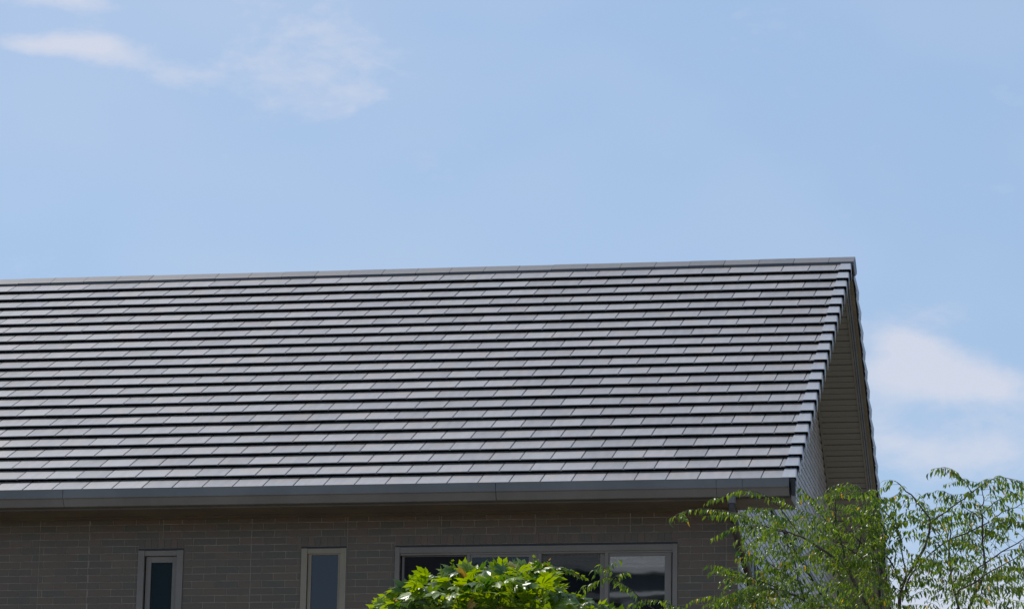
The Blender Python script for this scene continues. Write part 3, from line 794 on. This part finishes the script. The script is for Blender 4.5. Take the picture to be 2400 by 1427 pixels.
def leafy(pts, spacing, size, tipdense=True):
    """leaves in two ranks along a twig, hanging"""
    d0 = 0.0; nxt = spacing*.5; side = 1
    for a, b in zip(pts[:-1], pts[1:]):
        seg = (b-a).length
        if seg < 1e-6: continue
        dr = (b-a)/seg
        while nxt < d0+seg:
            p = a+dr*(nxt-d0)
            hor = dr.cross(Vector((0, 0, 1)))
            if hor.length < .1: hor = Vector((R2.uniform(-1, 1), R2.uniform(-1, 1), 0))
            hor.normalize(); side = -side
            d = (hor*side*R2.uniform(.15, .65) + dr*R2.uniform(.0, .45) + Vector((0, 0, -R2.uniform(.20, .90)))).normalized()
            up = (Vector((0, 0, .6)) + hor*side*.6 + Vector((R2.gauss(0, .35), R2.gauss(0, .35), 0)))
            lv.put(p, frame_q(d, up), size*R2.uniform(.65, 1.18), R2.randrange(4))
            nxt += spacing*R2.uniform(.7, 1.35)
        d0 += seg
twigs = MB()
def twig(p, d, L, r, size, sp):
    pts = [Vector(p)]; d = d.normalized(); n = 6
    for i in range(n):
        d = (d + Vector((R2.gauss(0, .10), R2.gauss(0, .10), -.05-.02*i+R2.gauss(0, .06)))).normalized(); pts.append(pts[-1]+d*L/n)
    twigs.tube(pts, [r*(1-.8*i/n) for i in range(n+1)], 4); leafy(pts[1:], sp, size); return pts
for pts, d0, d1, rad, main in LIMBS:
    n = len(pts); P = [at(x, y, TY+d0+(d1-d0)*i/(n-1)+R2.uniform(-.03, .03)) for i, (x, y) in enumerate(pts)]
    P = smooth_path(P, 4); P = [p+Vector((R2.gauss(0, .003), R2.gauss(0, .003), R2.gauss(0, .003))) for p in P]
    m = len(P); r0 = rad*.001*(1.3 if main else 1.12)
    if main:
        st = P[0]; low = [fork + Vector((R2.uniform(-.02, .02), 0, 0)), (fork*2+st)/3+Vector((0, 0, -.1)), (fork+2*st)/3+Vector((0, 0, -.05))]
        PP = low + P; rr = [r0*1.9, r0*1.5, r0*1.2]+[r0*(1-.75*i/(m-1)) for i in range(m)]
    else: PP = P; rr = [r0*(1-.72*i/(m-1)) for i in range(m)]
    mb = MB(); mb.tube(PP, rr, 6); mb.build('branch', M['bark'], tree, smooth=True)
    # twigs along the limb: denser low down
    for i in range(2, m):
        p = P[i]; x, y = px_of(p); dr = (P[min(i+1, m-1)]-P[i-1]).normalized()
        low = max(0, min(1, (y-1180)/220.0))
        lead = x < 1720 or rad < 3.2
        cnt = (1 if R2.random() < .45 else 0) if lead else ((1 if R2.random() < .60 else 0) + (1 if R2.random() < .12+.7*low else 0) + (1 if R2.random() < .5*low else 0))
        for _ in range(cnt):
            a = R2.uniform(0, 6.28)
            o = Vector((math.cos(a), math.sin(a)*.9, R2.uniform(-.15, .38 if y > 1215 else .02)))
            L = R2.uniform(.07, .13) if lead else R2.uniform(.13, .30)*(1+.2*low)
            twig(p, (dr if y > 1215 else Vector((dr.x, dr.y, dr.z*.25)))*.55+o*.8, L, .0013, .044, .0130)
    if rad < 6: leafy(P[m//3:], .0140, .046)
    e = (P[-1]-P[-3]).normalized()
# lower crown just below and behind the frame's edge, so that it stays full from other positions
for _ in range(430):
    x = R2.uniform(1780, 2440); y = R2.uniform(1300, 1560); p = at(x, y, TY+R2.uniform(-.7, .8))
    if x < 1900 and y < 1385: continue
    if y < 1360 and R2.random() < .45: continue
    a = R2.uniform(0, 6.28); twig(p, Vector((math.cos(a), math.sin(a), R2.uniform(-.2, .5))), R2.uniform(.14, .26), .0013, .044, .0155)
twigs.build('twig_mass', M['twig'], tree, smooth=True, kind='stuff')
lv.finish(tree, 'leaf_mass')
mb = MB(); mb.tube([(base.x+.05, TY, -.02), (base.x+.03, TY+.02, .8), (base.x-.02, TY, 2.0), fork], [.085, .07, .062, .05], 10); mb.build('trunk', M['bark'], tree, smooth=True)
print('tree leaves', len(lv.items))

# ---- the shrub with lobed leaves in front of the wide window
R3 = random.Random(5)
SY = 18.2
sb = at(1165, 1427, SY)
shrub = thing('lobed_leaf_shrub', 'bushy shrub with large sunlit lobed leaves in front of the wide window', 'shrub', (sb.x, SY, 0))
sv = Leaves([leaf_lobed(1, 7, 1, .25), leaf_lobed(1, 7, 2, .5), leaf_lobed(1, 5, 3, .35), leaf_lobed(1, 7, 4, .12), leaf_lobed(1, 5, 5, .7)], M['leaf_shrub'])
stems = MB()
# crown outline in the photograph, used as heights above the frame's lower edge
PROF = [(862, 1440), (885, 1408), (920, 1388), (960, 1362), (1000, 1345), (1050, 1334), (1100, 1330), (1160, 1327), (1220, 1326), (1270, 1326), (1292, 1338), (1312, 1374), (1357, 1408), (1413, 1428), (1500, 1456)]
def crest(x):
    for (a, ya), (b, yb) in zip(PROF[:-1], PROF[1:]):
        if a <= x <= b: return ya + (yb-ya)*(x-a)/(b-a)
    return 1460
root = Vector((sb.x, SY, 3.55))
def add_shrub_leaf(p, out, size, v=None):
    d = (out + Vector((R3.gauss(0, .5), R3.gauss(0, .5), R3.gauss(-.10, .42)))).normalized()
    nrm = (Vector((0, 0, 1)) + out*.7 + Vector((R3.gauss(0, .6), R3.gauss(0, .6)-.1, 0)))
    y = nrm.cross(d).normalized(); z = d.cross(y)
    q = Matrix((d, y, z)).transposed().to_quaternion()
    sv.put(p, q, size, R3.randrange(5) if v is None else v)
for i in range(1500):
    x = R3.uniform(870, 1490); yc = crest(x)
    layer = R3.random()
    dz = (R3.random()**1.3)*230; edge = 1.0
    half = .62*math.sqrt(max(.05, 1-((x-1175)/340.0)**2))
    dep = R3.uniform(-1, 1)
    y = yc + 3 + dz*0.9 + (abs(dep)**2)*70*R3.random()
    p = at(x, y, SY + dep*half*.8)
    c = Vector((sb.x, SY, p.z-.25)); out = (p-c); out.normalize()
    if layer < .35: out = (out+Vector((0, -.6, .1))).normalized()
    add_shrub_leaf(p, out, R3.uniform(.055, .118)*(1.0 if y > yc+25 else .80))
# sprays that leave the crown at either side
def spray(P, n, s0, s1):
    P = smooth_path([at(x, y, SY+d) for x, y, d in P], 5); stems.tube(P, [.004*(1-.7*i/(len(P)-1)) for i in range(len(P))], 5)
    m = len(P)
    for k in range(n):
        i = min(m-2, int(k/n*m)); p = P[i]; dr = (P[i+1]-P[i]).normalized(); sd = dr.cross(Vector((0, 0, 1))).normalized()*(1 if k % 2 else -1)
        add_shrub_leaf(p, (dr*.9+sd*.7+Vector((0, 0, -.15))).normalized(), s0+(s1-s0)*k/n, 2)
spray([(1245, 1340, -.1), (1285, 1328, -.15), (1322, 1332, -.2), (1352, 1344, -.2), (1374, 1356, -.2)], 26, .052, .022)
spray([(980, 1368, 0), (950, 1372, -.1), (915, 1388, -.15), (885, 1404, -.2)], 12, .07, .045)
spray([(1010, 1400, -.3), (970, 1408, -.4), (930, 1412, -.42), (900, 1418, -.45)], 10, .08, .05)
spray([(1300, 1400, -.1), (1340, 1398, -.2), (1390, 1410, -.22), (1430, 1425, -.25)], 12, .075, .05)
for i in range(26):
    x = R3.uniform(920, 1420); p = at(x, crest(x)+20+R3.uniform(0, 40), SY+R3.uniform(-.35, .35)); mid = (p+root)/2+Vector((0, 0, .12))
    stems.tube(smooth_path([root, mid, p], 4), [.010, .009, .009, .008, .007, .006, .005, .004, .003], 5)
# slender shoots standing above the leaves
for x, y0, y1 in ((1060, 1340, 1314), (1252, 1340, 1305), (1283, 1335, 1312), (960, 1378, 1350), (1330, 1420, 1392)):
    P = [at(x+R3.uniform(-3, 3)+(k-2)*1.0, y0+(y1-y0)*k/4, SY) for k in range(5)]; stems.tube(P, [.0022, .002, .0017, .0014, .001], 4)
    for k in range(5):
        q = frame_q(Vector((R3.uniform(-1, 1), R3.uniform(-1, 0), .8)), Vector((0, 0, 1))); sv.put(P[k], q, .018, 2)
stems.build('stem', M['bark'], shrub, smooth=True)
mb = MB(); mb.tube([(sb.x, SY, -.02), (sb.x+.05, SY, 1.5), (sb.x-.03, SY, 2.8), root], [.055, .048, .04, .03], 8); mb.build('trunk', M['bark'], shrub, smooth=True)
sv.finish(shrub, 'leaf_mass')

# ------------------------------------------------------------------ what the window panes mirror: the other side of the street, behind the camera
nb = thing('neighbour_house', 'tall pale building across the street behind the viewer, mirrored in the right pane', 'house', (-10.2, -18, 0))
mb = MB(); mb.box(-14.4, -6, -22, -15.0, 0, 14.9); mb.build('wall', M['fascia'], nb)
mb = MB(); mb.box(-14.6, -5.8, -22.2, -14.0, 14.902, 15.00); mb.build('eaves_board', M['white'], nb)
mb = MB(); mb.box(-14.5, -5.9, -22.1, -14.1, 15.003, 15.42); mb.build('fascia_band', material('slate_blue_band', (.07, .085, .095), .6), nb)
for k in range(5):
    mb = MB(); mb.box(-14.7+k*.05, -5.7-k*.05, -22.3, -13.9-k*.08, 15.424+k*.13, 15.535+k*.13); mb.build('roof_board', M['white'], nb)
mb = MB(); mb.tube([(-12.25, -14.35, 0), (-12.25, -14.35, 14.9)], .165, 12); mb.tube([(-12.25, -14.35, 14.6), (-12.25, -14.35, 14.9)], [.165, .24], 12); mb.build('column', M['white'], nb, smooth=True)
R4 = random.Random(3)
def mirror_tree(x, y, h, r, lab):
    t_ = thing('street_tree', lab, 'tree', (x, y, 0), group='street trees behind the viewer')
    mb = MB(); mb.tube([(x, y, -.02), (x+.1, y, h*.35), (x, y+.1, h*.75)], [.28, .2, .1], 8); mb.build('trunk', M['bark'], t_, smooth=True)
    mb = MB()
    for _ in range(2600):
        a, b = R4.uniform(0, 6.28), R4.uniform(-1, 1); rr = r*R4.random()**.4*(1+.25*math.sin(3*a+b*4))
        c = Vector((x+rr*math.cos(a)*math.sqrt(1-b*b), y+rr*math.sin(a)*math.sqrt(1-b*b), h*.68+rr*b*1.1)); s = R4.uniform(.12, .3)
        u = Vector((R4.gauss(0, 1), R4.gauss(0, 1), R4.gauss(0, 1))).normalized(); v = u.orthogonal().normalized()
        mb.add([c+u*s, c+v*s*.5, c-u*s, c-v*s*.5], [(0, 1, 2, 3)])
    mb.build('crown', M['leaf_far'], t_, fix=False, kind='stuff')
mirror_tree(-24.2, -14, 22.0, 2.6, 'tall street tree behind the viewer, mirrored in the left narrow pane')
mirror_tree(-16.4, -15, 21.0, 1.3, 'slender street tree behind the viewer, mirrored in the wide window')
